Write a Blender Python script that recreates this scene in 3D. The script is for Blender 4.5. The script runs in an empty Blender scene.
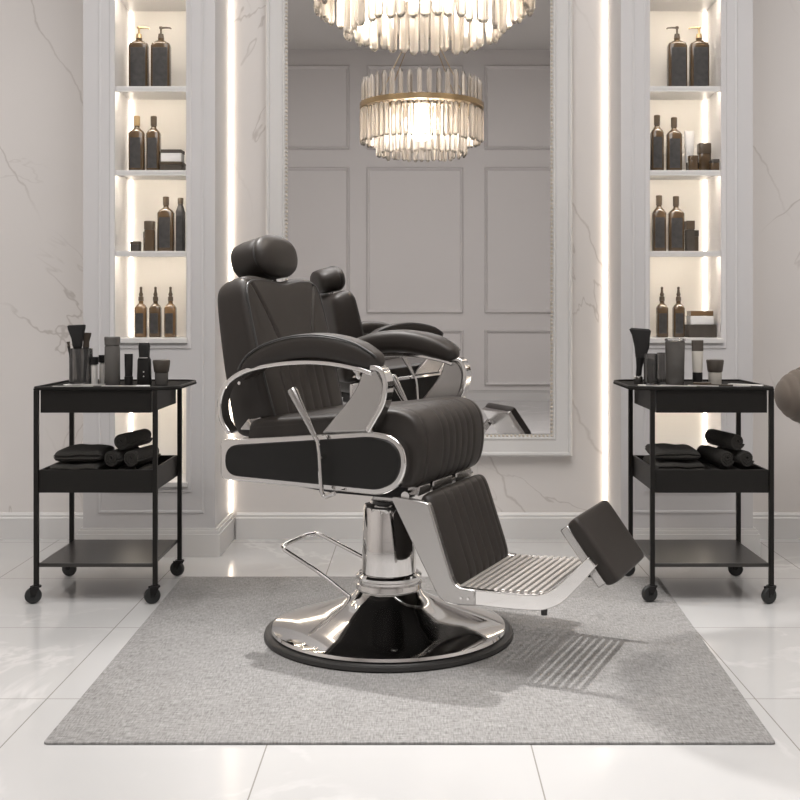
import bpy, bmesh, math, random
from mathutils import Vector, Matrix, Euler
R = math.radians
random.seed(7)
SC = bpy.context.scene
COL = SC.collection

# ------------------------------------------------------------------ materials
def _nt(name):
    m = bpy.data.materials.new(name); m.use_nodes = True
    nt = m.node_tree
    return m, nt, nt.nodes['Principled BSDF']

def mat(name, col, rough=.5, metal=0, emit=None, es=0, coat=0, spec=.5, alpha=1, bump=None, var=None, sheen=0, trans=0):
    m, nt, b = _nt(name)
    b.inputs['Base Color'].default_value = (*col, 1)
    b.inputs['Roughness'].default_value = rough
    b.inputs['Metallic'].default_value = metal
    b.inputs['Coat Weight'].default_value = coat
    b.inputs['Specular IOR Level'].default_value = spec
    b.inputs['Alpha'].default_value = alpha
    b.inputs['Sheen Weight'].default_value = sheen
    b.inputs['Transmission Weight'].default_value = trans
    if emit:
        b.inputs['Emission Color'].default_value = (*emit, 1)
        b.inputs['Emission Strength'].default_value = es
    L = nt.links.new
    tc = nt.nodes.new('ShaderNodeTexCoord')
    if var:      # (scale, amount)
        n = nt.nodes.new('ShaderNodeTexNoise'); n.inputs['Scale'].default_value = var[0]; n.inputs['Detail'].default_value = 5
        L(tc.outputs['Object'], n.inputs['Vector'])
        mx = nt.nodes.new('ShaderNodeMix'); mx.data_type = 'RGBA'
        mx.inputs[6].default_value = (*[c*(1-var[1]) for c in col], 1)
        mx.inputs[7].default_value = (*[min(1, c*(1+var[1])) for c in col], 1)
        L(n.outputs['Fac'], mx.inputs[0]); L(mx.outputs[2], b.inputs['Base Color'])
    if bump:     # (scale, strength, distance)
        n = nt.nodes.new('ShaderNodeTexNoise'); n.inputs['Scale'].default_value = bump[0]; n.inputs['Detail'].default_value = 4
        L(tc.outputs['Object'], n.inputs['Vector'])
        bp = nt.nodes.new('ShaderNodeBump'); bp.inputs['Strength'].default_value = bump[1]; bp.inputs['Distance'].default_value = bump[2]
        L(n.outputs['Fac'], bp.inputs['Height']); L(bp.outputs['Normal'], b.inputs['Normal'])
    return m

def marble(name, base, vein, rough, scale=1.0, tiles=None, amount=.8, width=.022, lines=False):
    m, nt, b = _nt(name)
    N, L = nt.nodes.new, nt.links.new
    tc = N('ShaderNodeTexCoord')
    mp = N('ShaderNodeMapping'); mp.inputs['Rotation'].default_value = (.3, .5, .6); L(tc.outputs['Object'], mp.inputs['Vector'])
    n1 = N('ShaderNodeTexNoise'); n1.inputs['Scale'].default_value = .75*scale; n1.inputs['Detail'].default_value = 6; n1.inputs['Roughness'].default_value = .6
    n1.inputs['Distortion'].default_value = .9
    L(mp.outputs[0], n1.inputs['Vector'])
    def ridge(src, w):
        s = N('ShaderNodeMath'); s.operation = 'SUBTRACT'; s.inputs[1].default_value = .5; L(src, s.inputs[0])
        a = N('ShaderNodeMath'); a.operation = 'ABSOLUTE'; L(s.outputs[0], a.inputs[0])
        r = N('ShaderNodeMapRange'); r.inputs[1].default_value = 0; r.inputs[2].default_value = w; r.inputs[3].default_value = 1; r.inputs[4].default_value = 0
        r.interpolation_type = 'SMOOTHSTEP'
        L(a.outputs[0], r.inputs[0]); return r.outputs[0]
    v1 = ridge(n1.outputs['Fac'], width)
    msk = N('ShaderNodeTexNoise'); msk.inputs['Scale'].default_value = 1.4*scale; L(tc.outputs['Object'], msk.inputs['Vector'])
    mr = N('ShaderNodeMapRange'); mr.inputs[1].default_value = .46; mr.inputs[2].default_value = .62; L(msk.outputs['Fac'], mr.inputs[0])
    mu = N('ShaderNodeMath'); mu.operation = 'MULTIPLY'; L(v1, mu.inputs[0]); L(mr.outputs[0], mu.inputs[1])
    cl = N('ShaderNodeTexNoise'); cl.inputs['Scale'].default_value = 1.1*scale; cl.inputs['Detail'].default_value = 4; L(mp.outputs[0], cl.inputs['Vector'])
    mc = N('ShaderNodeMix'); mc.data_type = 'RGBA'; mc.inputs[6].default_value = (*[c*.93 for c in base], 1); mc.inputs[7].default_value = (*[min(1, c*1.05) for c in base], 1)
    L(cl.outputs['Fac'], mc.inputs[0])
    if lines:
        sp_ = N('ShaderNodeSeparateXYZ'); L(tc.outputs['Object'], sp_.inputs[0])
        nz = N('ShaderNodeTexNoise'); nz.inputs['Scale'].default_value = 3.2; nz.inputs['Detail'].default_value = 8; L(tc.outputs['Object'], nz.inputs['Vector'])
        a1 = N('ShaderNodeMath'); a1.operation = 'MULTIPLY_ADD'; L(sp_.outputs[2], a1.inputs[0]); a1.inputs[1].default_value = .53; L(sp_.outputs[0], a1.inputs[2])
        a2 = N('ShaderNodeMath'); a2.operation = 'MULTIPLY_ADD'; L(nz.outputs['Fac'], a2.inputs[0]); a2.inputs[1].default_value = .22; L(a1.outputs[0], a2.inputs[2])
        a3 = N('ShaderNodeMath'); a3.operation = 'ADD'; L(a2.outputs[0], a3.inputs[0]); a3.inputs[1].default_value = .87-.11
        a4 = N('ShaderNodeMath'); a4.operation = 'PINGPONG'; L(a3.outputs[0], a4.inputs[0]); a4.inputs[1].default_value = .225
        a5 = N('ShaderNodeMapRange'); a5.inputs[1].default_value = 0; a5.inputs[2].default_value = .0075; a5.inputs[3].default_value = 1; a5.inputs[4].default_value = 0; L(a4.outputs[0], a5.inputs[0])
        m5 = N('ShaderNodeTexNoise'); m5.inputs['Scale'].default_value = 1.3; m5.inputs['Detail'].default_value = 1; L(mp.outputs[0], m5.inputs['Vector'])
        r5 = N('ShaderNodeMapRange'); r5.inputs[1].default_value = .42; r5.inputs[2].default_value = .58; L(m5.outputs['Fac'], r5.inputs[0])
        a6 = N('ShaderNodeMath'); a6.operation = 'MULTIPLY'; L(a5.outputs[0], a6.inputs[0]); L(r5.outputs[0], a6.inputs[1])
        a7 = N('ShaderNodeMath'); a7.operation = 'MAXIMUM'; L(a6.outputs[0], a7.inputs[0]); L(mu.outputs[0], a7.inputs[1]); mu = a7
    ma = N('ShaderNodeMath'); ma.operation = 'MULTIPLY'; ma.inputs[1].default_value = amount; L(mu.outputs[0], ma.inputs[0])
    mv = N('ShaderNodeMix'); mv.data_type = 'RGBA'; L(ma.outputs[0], mv.inputs[0]); L(mc.outputs[2], mv.inputs[6]); mv.inputs[7].default_value = (*vein, 1)
    out = mv.outputs[2]
    if tiles:   # joints (x0, px, y0, py, width)
        sx = N('ShaderNodeSeparateXYZ'); L(tc.outputs['Object'], sx.inputs[0])
        ds = []
        for k, (o, p) in enumerate(((tiles[0], tiles[1]), (tiles[2], tiles[3]))):
            a = N('ShaderNodeMath'); a.operation = 'SUBTRACT'; a.inputs[1].default_value = o; L(sx.outputs[k], a.inputs[0])
            pp = N('ShaderNodeMath'); pp.operation = 'PINGPONG'; pp.inputs[1].default_value = p/2; L(a.outputs[0], pp.inputs[0])
            c = N('ShaderNodeMath'); c.operation = 'LESS_THAN'; c.inputs[1].default_value = tiles[4]; L(pp.outputs[0], c.inputs[0])
            ds.append(c.outputs[0])
        mx = N('ShaderNodeMath'); mx.operation = 'MAXIMUM'; L(ds[0], mx.inputs[0]); L(ds[1], mx.inputs[1])
        j = N('ShaderNodeMix'); j.data_type = 'RGBA'; L(mx.outputs[0], j.inputs[0]); L(out, j.inputs[6]); j.inputs[7].default_value = (.30, .285, .265, 1)
        out = j.outputs[2]
    L(out, b.inputs['Base Color'])
    b.inputs['Roughness'].default_value = rough
    return m

def rug_mat():
    m, nt, b = _nt('rug_weave')
    N, L = nt.nodes.new, nt.links.new
    tc = N('ShaderNodeTexCoord')
    hs = []
    for sc in ((260, 40, 1), (40, 260, 1)):
        mp = N('ShaderNodeMapping'); mp.inputs['Scale'].default_value = sc; L(tc.outputs['Object'], mp.inputs['Vector'])
        n = N('ShaderNodeTexNoise'); n.inputs['Scale'].default_value = 1; n.inputs['Detail'].default_value = 3; L(mp.outputs[0], n.inputs['Vector'])
        hs.append(n.outputs['Fac'])
    a = N('ShaderNodeMath'); a.operation = 'ADD'; L(hs[0], a.inputs[0]); L(hs[1], a.inputs[1])
    mr = N('ShaderNodeMapRange'); mr.inputs[1].default_value = .7; mr.inputs[2].default_value = 1.3; L(a.outputs[0], mr.inputs[0])
    lg = N('ShaderNodeTexNoise'); lg.inputs['Scale'].default_value = 9; lg.inputs['Detail'].default_value = 6; L(tc.outputs['Object'], lg.inputs['Vector'])
    a2 = N('ShaderNodeMath'); a2.operation = 'MULTIPLY'; L(mr.outputs[0], a2.inputs[0]); a2.inputs[1].default_value = .75
    a3 = N('ShaderNodeMath'); a3.operation = 'MULTIPLY_ADD'; L(lg.outputs['Fac'], a3.inputs[0]); a3.inputs[1].default_value = .3; L(a2.outputs[0], a3.inputs[2])
    mx = N('ShaderNodeMix'); mx.data_type = 'RGBA'; L(a3.outputs[0], mx.inputs[0])
    mx.inputs[6].default_value = (.14, .136, .132, 1); mx.inputs[7].default_value = (.39, .382, .374, 1)
    L(mx.outputs[2], b.inputs['Base Color'])
    bp = N('ShaderNodeBump'); bp.inputs['Strength'].default_value = .35; bp.inputs['Distance'].default_value = .003
    L(a.outputs[0], bp.inputs['Height']); L(bp.outputs[0], b.inputs['Normal'])
    b.inputs['Roughness'].default_value = .95; b.inputs['Specular IOR Level'].default_value = .1
    return m

def crystal_mat():
    m = bpy.data.materials.new('cut_crystal'); m.use_nodes = True
    nt = m.node_tree; nt.nodes.clear()
    N, L = nt.nodes.new, nt.links.new
    o = N('ShaderNodeOutputMaterial')
    tr = N('ShaderNodeBsdfTransparent'); tr.inputs[0].default_value = (.96, .94, .92, 1)
    gl = N('ShaderNodeBsdfGlossy'); gl.inputs['Roughness'].default_value = .08; gl.inputs[0].default_value = (1, .97, .93, 1)
    tl = N('ShaderNodeBsdfTranslucent'); tl.inputs[0].default_value = (1, .96, .9, 1)
    lw = N('ShaderNodeLayerWeight'); lw.inputs[0].default_value = .45
    m1 = N('ShaderNodeMixShader'); m1.inputs[0].default_value = .32; L(tr.outputs[0], m1.inputs[1]); L(tl.outputs[0], m1.inputs[2])
    m2 = N('ShaderNodeMixShader'); L(lw.outputs['Fresnel'], m2.inputs[0]); L(m1.outputs[0], m2.inputs[1]); L(gl.outputs[0], m2.inputs[2])
    L(m2.outputs[0], o.inputs[0])
    return m

def glass_mat(name, tint, alpha, rough=.05):
    m = bpy.data.materials.new(name); m.use_nodes = True
    nt = m.node_tree; nt.nodes.clear()
    N, L = nt.nodes.new, nt.links.new
    o = N('ShaderNodeOutputMaterial')
    tr = N('ShaderNodeBsdfTransparent'); tr.inputs[0].default_value = (*tint, 1)
    gl = N('ShaderNodeBsdfGlossy'); gl.inputs['Roughness'].default_value = rough
    df = N('ShaderNodeBsdfDiffuse'); df.inputs[0].default_value = (*tint, 1)
    lw = N('ShaderNodeLayerWeight'); lw.inputs[0].default_value = .3
    m1 = N('ShaderNodeMixShader'); m1.inputs[0].default_value = alpha; L(tr.outputs[0], m1.inputs[1]); L(df.outputs[0], m1.inputs[2])
    m2 = N('ShaderNodeMixShader'); L(lw.outputs['Fresnel'], m2.inputs[0]); L(m1.outputs[0], m2.inputs[1]); L(gl.outputs[0], m2.inputs[2])
    L(m2.outputs[0], o.inputs[0])
    return m

M = dict(
    paint=mat('white_lacquer', (.58, .57, .575), .4),
    trim=mat('white_trim', (.66, .65, .64), .4),
    niche=mat('niche_white', (.80, .78, .74), .45),
    ceil=mat('ceiling_paint', (.70, .68, .66), .9),
    panel=mat('panelled_wall_paint', (.68, .655, .645), .7),
    wall=marble('marble_wall', (.71, .68, .66), (.40, .36, .33), .3, .9, amount=.55, width=.005, lines=True),
    floor=marble('marble_tile', (.55, .545, .54), (.70, .69, .68), .14, 1.6, tiles=(-.33, .577, 2.70, .605, .0016), amount=.7, width=.03),
    rug=rug_mat(),
    mirror=mat('mirror_silver', (.87, .86, .86), .0, 1),
    leather=mat('black_leather', (.022, .0178, .015), .47, spec=.4, bump=(420, .12, .0015)),
    inset=mat('black_vinyl', (.011, .0105, .010), .42, spec=.3),
    piping=mat('grey_piping', (.038, .037, .037), .35),
    chrome=mat('polished_chrome', (.80, .79, .78), .06, 1),
    satin=mat('satin_chrome', (.55, .54, .53), .22, 1),
    rubber=mat('black_rubber', (.02, .019, .018), .45),
    cart=mat('black_powder_coat', (.012, .011, .010), .42, spec=.22),
    matte=mat('black_matte', (.010, .009, .009), .5, spec=.3),
    tyre=mat('caster_rubber', (.017, .018, .018), .5),
    bottle=mat('dark_amber_glass', (.085, .055, .030), .12, coat=.3),
    amber=mat('brown_amber_glass', (.16, .095, .045), .2, coat=.3),
    label=mat('smoky_label', (.040, .038, .037), .5, var=(45, .8)),
    cap=mat('bronze_cap', (.075, .055, .036), .35),
    brass=mat('antique_brass', (.50, .37, .21), .28, 1),
    goldcap=mat('gold_cap', (.55, .40, .22), .35, .9),
    paper=mat('white_card', (.72, .71, .70), .6),
    wood=mat('dark_stained_wood', (.055, .045, .036), .5, var=(30, .4)),
    beige=mat('pale_beige_plastic', (.50, .47, .42), .45),
    towel=mat('charcoal_terry', (.050, .047, .043), .95, spec=.05, bump=(300, .9, .004), sheen=.08),
    steel=mat('brushed_steel', (.78, .76, .73), .35, .55),
    smoke=glass_mat('smoked_glass', (.62, .61, .60), .06, .06),
    frost=glass_mat('frosted_grey_glass', (.17, .16, .15), .6, .2),
    clear=glass_mat('clear_glass', (.86, .86, .86), .12, .03),
    bristle=mat('black_bristle', (.012, .011, .011), .8, bump=(500, .8, .003)),
    bbrown=mat('brown_bristle', (.045, .032, .022), .8, bump=(500, .8, .003)),
    taupe=mat('taupe_velvet', (.14, .115, .095), .75, sheen=.1),
    led=mat('warm_led_strip', (1, 1, 1), .5, emit=(1, .85, .68), es=4.2),
    ledn=mat('niche_led_strip', (1, 1, 1), .5, emit=(1, .88, .74), es=3.4),
    shelf=mat('black_shelf_coat', (.016, .014, .012), .33, spec=.6),
    tabletop=mat('black_table_coat', (.012, .011, .010), .7, spec=.12),
    rib=mat('brushed_aluminium_rib', (.50, .47, .44), .38, .55),
    led2=mat('warm_shelf_led', (1, 1, 1), .5, emit=(1, .87, .72), es=38),
    bulb=mat('warm_lamp_bulb', (1, 1, 1), .5, emit=(1, .95, .88), es=4.5),
    lamp=mat('downlight_lens', (1, 1, 1), .5, emit=(1, .9, .8), es=8),
    crystal=crystal_mat(),
)

# ------------------------------------------------------------------ mesh helpers
class MB:
    def __init__(s): s.b = bmesh.new()
    def box(s, x0, x1, y0, y1, z0, z1, rz=0, c=None):
        vs = [s.b.verts.new((x, y, z)) for x in (x0, x1) for y in (y0, y1) for z in (z0, z1)]
        for f in ((0, 1, 3, 2), (4, 6, 7, 5), (0, 4, 5, 1), (2, 3, 7, 6), (0, 2, 6, 4), (1, 5, 7, 3)):
            s.b.faces.new([vs[i] for i in f])
        if rz:
            cc = Vector(c or ((x0+x1)/2, (y0+y1)/2, 0))
            bmesh.ops.rotate(s.b, verts=vs, cent=cc, matrix=Matrix.Rotation(rz, 3, 'Z'))
        return s
    def rings(s, rings, closed=True, cap=True):
        vr = [[s.b.verts.new(p) for p in r] for r in rings]
        n = len(vr[0])
        for a, b_ in zip(vr, vr[1:]):
            for i in range(n if closed else n-1):
                j = (i+1) % n
                s.b.faces.new((a[i], a[j], b_[j], b_[i]))
        if cap:
            s.b.faces.new(list(reversed(vr[0]))); s.b.faces.new(vr[-1])
        return s
    def loft(s, secs, seg=28, M4=None):
        """secs: (z, rx, ry, n[, cx, cy]) superellipse sections along z"""
        rr = []
        for q in secs:
            z, rx, ry, n = q[:4]; cx, cy = (q[4], q[5]) if len(q) > 4 else (0, 0)
            r = []
            for i in range(seg):
                t = 2*math.pi*(i+.5)/seg
                c, d = math.cos(t), math.sin(t)
                p = Vector((cx+rx*math.copysign(abs(c)**(2/n), c), cy+ry*math.copysign(abs(d)**(2/n), d), z))
                r.append(M4 @ p if M4 else p)
            rr.append(r)
        return s.rings(rr)
    def cyl(s, p0, p1, r0, r1=None, seg=20):
        p0, p1 = Vector(p0), Vector(p1); r1 = r0 if r1 is None else r1
        d = (p1-p0); q = d.to_track_quat('Z', 'Y').to_matrix().to_4x4(); q.translation = p0
        return s.loft([(0, r0, r0, 2), (d.length, r1, r1, 2)], seg, q)
    def lathe(s, prof, seg=48, c=(0, 0, 0)):
        rr = []
        for r, z in prof:
            rr.append([Vector((c[0]+r*math.cos(2*math.pi*i/seg), c[1]+r*math.sin(2*math.pi*i/seg), c[2]+z)) for i in range(seg)])
        return s.rings(rr)
    def prism(s, pts, y0, y1):
        """polygon in (x,z) extruded along y"""
        a = [s.b.verts.new((x, y0, z)) for x, z in pts]; b_ = [s.b.verts.new((x, y1, z)) for x, z in pts]
        n = len(pts)
        for i in range(n):
            j = (i+1) % n; s.b.faces.new((a[i], a[j], b_[j], b_[i]))
        s.b.faces.new(list(reversed(a))); s.b.faces.new(b_)
        return s
    def prismz(s, pts, z0, z1):
        a = [s.b.verts.new((x, y, z0)) for x, y in pts]; b_ = [s.b.verts.new((x, y, z1)) for x, y in pts]
        n = len(pts)
        for i in range(n):
            j = (i+1) % n; s.b.faces.new((a[i], a[j], b_[j], b_[i]))
        s.b.faces.new(list(reversed(a))); s.b.faces.new(b_)
        return s
    def tube(s, path, r, seg=12, closed=False, ry=None, up=(0, 1, 0)):
        P = [Vector(p) for p in path]; n = len(P); rings = []
        for i, p in enumerate(P):
            if closed: t = P[(i+1) % n]-P[i-1]
            else: t = P[min(i+1, n-1)]-P[max(i-1, 0)]
            t.normalize()
            u = Vector(up); u = (u-t*u.dot(t)).normalized(); v = t.cross(u)
            rad = r[i] if isinstance(r, (list, tuple)) else r
            rb = (ry[i] if isinstance(ry, (list, tuple)) else ry) if ry else rad
            ring = []
            for k in range(seg):
                a = 2*math.pi*(k+.5)/seg
                ring.append(p+u*(rad*math.cos(a))+v*(rb*math.sin(a)))
            rings.append(ring)
        if closed: rings.append(rings[0][:]); return s.rings(rings, cap=False)
        return s.rings(rings)
    def bar(s, path, w, t):
        """flat bar in the xz plane: w along y, t across"""
        P = [Vector((p[0], 0, p[1])) for p in path]; n = len(P); rings = []
        for i, p in enumerate(P):
            d = (P[min(i+1, n-1)]-P[max(i-1, 0)]).normalized(); nn = Vector((-d.z, 0, d.x))
            tt = t[i] if isinstance(t, (list, tuple)) else t
            y0, y1 = w
            rings.append([p+nn*tt/2+Vector((0, y0, 0)), p+nn*tt/2+Vector((0, y1, 0)), p-nn*tt/2+Vector((0, y1, 0)), p-nn*tt/2+Vector((0, y0, 0))])
        return s.rings(rings)
    def build(s, name, m, parent=None, bevel=0, seg=2, smooth=35, sub=0):
        bmesh.ops.remove_doubles(s.b, verts=s.b.verts, dist=1e-6)
        bmesh.ops.recalc_face_normals(s.b, faces=s.b.faces)
        me = bpy.data.meshes.new(name); s.b.to_mesh(me); s.b.free()
        me.materials.append(m)
        if smooth:
            me.shade_smooth()
            try: me.set_sharp_from_angle(angle=R(smooth))
            except Exception: pass
        o = bpy.data.objects.new(name, me); COL.objects.link(o)
        if parent: o.parent = parent
        if bevel:
            md = o.modifiers.new('bevel', 'BEVEL'); md.width = bevel; md.segments = seg; md.limit_method = 'ANGLE'; md.angle_limit = R(40)
        if sub:
            md = o.modifiers.new('sub', 'SUBSURF'); md.levels = md.render_levels = sub
        return o

def smoothpath(pts, n=8, closed=False):
    P = [Vector(p) for p in pts]; out = []; N = len(P)
    for i in range(N if closed else N-1):
        if closed: a, b, c, d = P[i-1], P[i], P[(i+1) % N], P[(i+2) % N]
        else: a, b, c, d = P[max(i-1, 0)], P[i], P[i+1], P[min(i+2, N-1)]
        for k in range(n):
            t = k/n
            out.append(.5*((2*b)+(c-a)*t+(2*a-5*b+4*c-d)*t*t+(3*b-a-3*c+d)*t**3))
    if not closed: out.append(P[-1])
    return out
def sp2(pts, n=8, closed=False): return [(p.x, p.y) for p in smoothpath([(x, y, 0) for x, y in pts], n, closed)]

def roundpoly(pts, r, n=6):
    out = []; N = len(pts)
    for i in range(N):
        p0, p, p1 = Vector(pts[i-1]), Vector(pts[i]), Vector(pts[(i+1) % N])
        rr = r[i] if isinstance(r, (list, tuple)) else r
        if rr <= 0: out.append(tuple(p)); continue
        a, b = (p0-p), (p1-p); rr = min(rr, a.length*.49, b.length*.49)
        A, B = p+a.normalized()*rr, p+b.normalized()*rr
        for k in range(n+1):
            t = k/n; q = (1-t)**2*A+2*(1-t)*t*p+t*t*B; out.append((q.x, q.y))
    return out

def tag(o, label=None, cat=None, group=None, kind=None):
    if label: o['label'] = label
    if cat: o['category'] = cat
    if group: o['group'] = group
    if kind: o['kind'] = kind
    return o
def empty(name, loc, rz=0, **k):
    o = bpy.data.objects.new(name, None); COL.objects.link(o); o.location = loc; o.rotation_euler = (0, 0, rz)
    o.empty_display_size = .05
    return tag(o, **k)
def place(o, loc, rz=0):
    o.location = loc; o.rotation_euler = (0, 0, rz); return o

CX, CZ, F, H = 418, 310, 1105, .95
# ------------------------------------------------------------------ camera
cd = bpy.data.cameras.new('camera'); cam = bpy.data.objects.new('camera', cd); COL.objects.link(cam)
cam.location = (0, 0, H); cam.rotation_euler = (R(90), 0, 0)
cd.sensor_width = 36; cd.lens = F/800*36; cd.shift_x = -.0225; cd.shift_y = -.1125
cd.clip_start = .05; cd.clip_end = 50
SC.camera = cam

# ------------------------------------------------------------------ room
YB, YN, YF, XW, ZC = 4.60, 4.27, -2.46, 3.1, 3.69
def struct(mb, name, m, parent=None, **k):
    o = mb.build(name, m, parent, **k)
    if not parent: o['kind'] = 'structure'
    return o
struct(MB().box(-XW-.1, XW+.1, YF-.1, YB+.1, -.1, 0), 'floor', M['floor'], smooth=0)
struct(MB().box(-XW-.1, XW+.1, YF-.1, YB+.1, ZC, ZC+.1), 'ceiling', M['ceil'], smooth=0)
struct(MB().box(-XW-.1, XW+.1, YB, YB+.1, 0, ZC), 'wall_back', M['wall'], smooth=0)
struct(MB().box(-XW-.1, -XW, YF, YB, 0, ZC), 'wall_left', M['wall'], smooth=0)
struct(MB().box(XW, XW+.1, YF, YB, 0, ZC), 'wall_right', M['wall'], smooth=0)
wf = struct(MB().box(-XW-.1, XW+.1, YF-.1, YF, 0, ZC), 'wall_front', M['panel'], smooth=0)
# panel mouldings of the wall behind the camera (seen in the mirror)
def frame_mb(mb, x0, x1, z0, z1, y, w, d, sgn=1):
    """picture-frame moulding standing d off the plane y, sgn=+1 towards +y"""
    prof = [(0, 0), (0, d*.5), (w*.25, d), (w*.55, d*.75), (w*.8, d*.35), (w, 0)]
    rings = []
    for (cx, cz, ix, iz) in ((x0, z0, 1, 1), (x1, z0, -1, 1), (x1, z1, -1, -1), (x0, z1, 1, -1)):
        rings.append([Vector((cx+ix*o, y+sgn*h, cz+iz*o)) for o, h in prof])
    rings.append(rings[0])
    vr = [[mb.b.verts.new(p) for p in r] for r in rings[:-1]]; vr.append(vr[0])
    for a, b in zip(vr, vr[1:]):
        for i in range(len(prof)-1):
            mb.b.faces.new((a[i], a[i+1], b[i+1], b[i]))
    return mb
for x0, x1 in ((-2.92, -1.93), (-1.73, -.72), (-.54, .475), (.70, 1.71), (1.91, 2.92)):
    for z0, z1 in ((.16, .74), (.92, 2.45), (2.64, 3.52)):
        frame_mb(MB(), x0, x1, z0, z1, YF, .035, .03).build('panel_moulding', M['panel'], wf)
def baseboard(name, x0, x1, y0, y1, h=.108):
    """runs along x (front face at y0 towards the camera)"""
    prof = [(y1, 0), (y0, 0), (y0, h*.8), (y0+.006, h*.84), (y0+.006, h*.92), (y0+.012, h), (y1, h)]
    mb = MB(); mb.rings([[Vector((x, p, q)) for p, q in prof] for x in (x0, x1)])
    return struct(mb, name, M['trim'], smooth=0)
baseboard('baseboard_centre', -.753, .753, YB-.022, YB)
baseboard('baseboard_left', -XW, -1.32, YB-.022, YB)
baseboard('baseboard_right', 1.32, XW, YB-.022, YB)
baseboard('baseboard_front', -XW, XW, YF+.022, YF)

def led(x0, x1, y0, y1, z0, z1, parent, m='led'):
    return MB().box(x0, x1, y0, y1, z0, z1).build('light_strip', M[m], parent, smooth=0)
SH = (.842, 1.178, 1.491, 1.816)
for s, side in ((-1, 'left'), (1, 'right')):
    def X(a): return s*a
    def bx(mb, a, b, *r): return mb.box(min(X(a), X(b)), max(X(a), X(b)), *r)
    mb = MB()
    bx(mb, 1.171, 1.294, YN, YB, 0, ZC); bx(mb, .784, .8965, YN, YB, 0, ZC)
    bx(mb, .8965, 1.171, YN, YB, 2.5, ZC)
    bx(mb, .8965, 1.171, YN, YB, .660, .825); bx(mb, .8965, 1.171, YN, YB, 0, .285)
    p = struct(mb, 'wall_pilaster_'+side, M['paint'], smooth=0)
    bx(MB(), .8965, 1.171, 4.49, YB-.002, .285, .660).build('niche_back', M['niche'], p, smooth=0)
    bx(MB(), .8965, 1.171, 4.49, YB-.002, .825, 2.5).build('niche_back', M['niche'], p, smooth=0)
    # sills
    bx(MB(), .890, 1.178, YN-.012, 4.489, .822, .842).build('niche_sill', M['trim'], p, bevel=.002)
    bx(MB(), .890, 1.178, YN-.012, 4.489, .268, .286).build('niche_sill', M['trim'], p, bevel=.002)
    for z in SH[1:]+(2.175,):
        bx(MB(), .8968, 1.1707, YN+.004, 4.4895, z-.012, z).build('niche_shelf', M['trim'], p, bevel=.0015)
        bx(MB(), .8968, 1.1707, YN+.004, YN+.009, z-.021, z-.0122).build('shelf_lip', M['trim'], p, smooth=0)
    # mouldings round the openings and on the face
    f = MB(); xa, xb = sorted((X(.874), X(1.193)))
    frame_mb(f, xa, xb, .80, 2.53, YN, .016, .004, -1); frame_mb(f, xa, xb, .245, .685, YN, .016, .004, -1)
    xa, xb = sorted((X(.826), X(1.236)))
    frame_mb(f, xa, xb, .165, 3.45, YN, .012, .004, -1)
    f.build('face_moulding', M['paint'], p)
    # baseboard wrapping the block
    b = MB(); xa, xb = sorted((X(.762), X(1.316)))
    h = .108
    for y0, y1, e in ((YN-.022, YB, 0),):
        for k, (z0, z1, g) in enumerate(((0, h*.8, 0), (h*.8, h*.92, .006), (h*.92, h, .012))):
            # only the part standing proud of the block: front strip and two returns
            b.box(xa+g, xb-g, YN-.022+g, YN-.0005, z0, z1)
            xi0, xi1 = sorted((X(.784), X(1.294)))
            b.box(xa+g, xi0-.0005, YN-.0005, YB-.001, z0, z1)
            b.box(xi1+.0005, xb-g, YN-.0005, YB-.001, z0, z1)
    b.build('plinth', M['trim'], p, smooth=0)
    # LED strips inside the niches
    def st(z0, z1): led(*sorted((X(1.169), X(1.160))), 4.481, 4.4895, z0, z1, p, 'ledn')
    lv = [.842]+list(SH[1:])+[2.175, 2.5]
    for a, b2 in zip(lv, lv[1:]): st(a+.001, b2-.015)
    st(.288, .659)
    bx(MB(), .8968, 1.1707, YN+.004, YN+.009, .649, .6598).build('shelf_lip', M['trim'], p, smooth=0)
    for z in lv[1:]+[.6718]: led(*sorted((X(.900), X(1.156))), YN+.010, YN+.018, z-.018, z-.0125, p, 'led2')
    # wall-washing strips in the corners beside the pilaster
    led(*sorted((X(.7725), X(.7835))), YB-.011, YB-.001, .112, ZC-.002, p)
    led(*sorted((X(1.2945), X(1.304))), YB-.011, YB-.001, .112, ZC-.002, p)

# ------------------------------------------------------------------ mirror
mir = empty('wall_mirror', (0, YB, .346), label='tall wall mirror in a stepped white frame on the marble wall behind the chair', cat='mirror')
def Mx(px): return (px-CX)*YB/F
g0, g1 = Mx(285), Mx(552)
zt = 2.95
MB().box(g0-.01, g1+.01, -.012, -.004, .09, zt-.346-.09).build('mirror_glass', M['mirror'], mir, smooth=0)
fr = MB()
xo0, xo1 = Mx(267), Mx(571)
# frame profile: outset from outer edge inwards, height towards the room
prof = [(0, .001), (0, .040), (.006, .046), (.013, .044), (.018, .034), (.045, .028), (.064, .022), (.069, .026), (.075, .024), (.079, .016), (.084, .012), (.088, .0125), (.088, .001)]
vr = []
for (cx, cz, ix, iz) in ((xo0, 0, 1, 1), (xo1, 0, -1, 1), (xo1, zt-.346, -1, -1), (xo0, zt-.346, 1, -1)):
    vr.append([fr.b.verts.new((cx+ix*o, -h, cz+iz*o)) for o, h in prof])
for i in range(4):
    a, b = vr[i], vr[(i+1) % 4]
    for k in range(len(prof)-1): fr.b.faces.new((a[k], a[k+1], b[k+1], b[k]))
fr.build('mirror_frame', M['trim'], mir, smooth=30)
bd = MB(); o = .083
def bead(x, z): 
    bmesh.ops.create_icosphere(bd.b, subdivisions=1, radius=.0058, matrix=Matrix.Translation((x, -.017, z)))
ht = zt-.346
n = int((ht-2*o)/.0165)
for i in range(n+1):
    z = o+(ht-2*o)*i/n; bead(xo0+o, z); bead(xo1-o, z)
n = int((xo1-xo0-2*o)/.0165)
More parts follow.
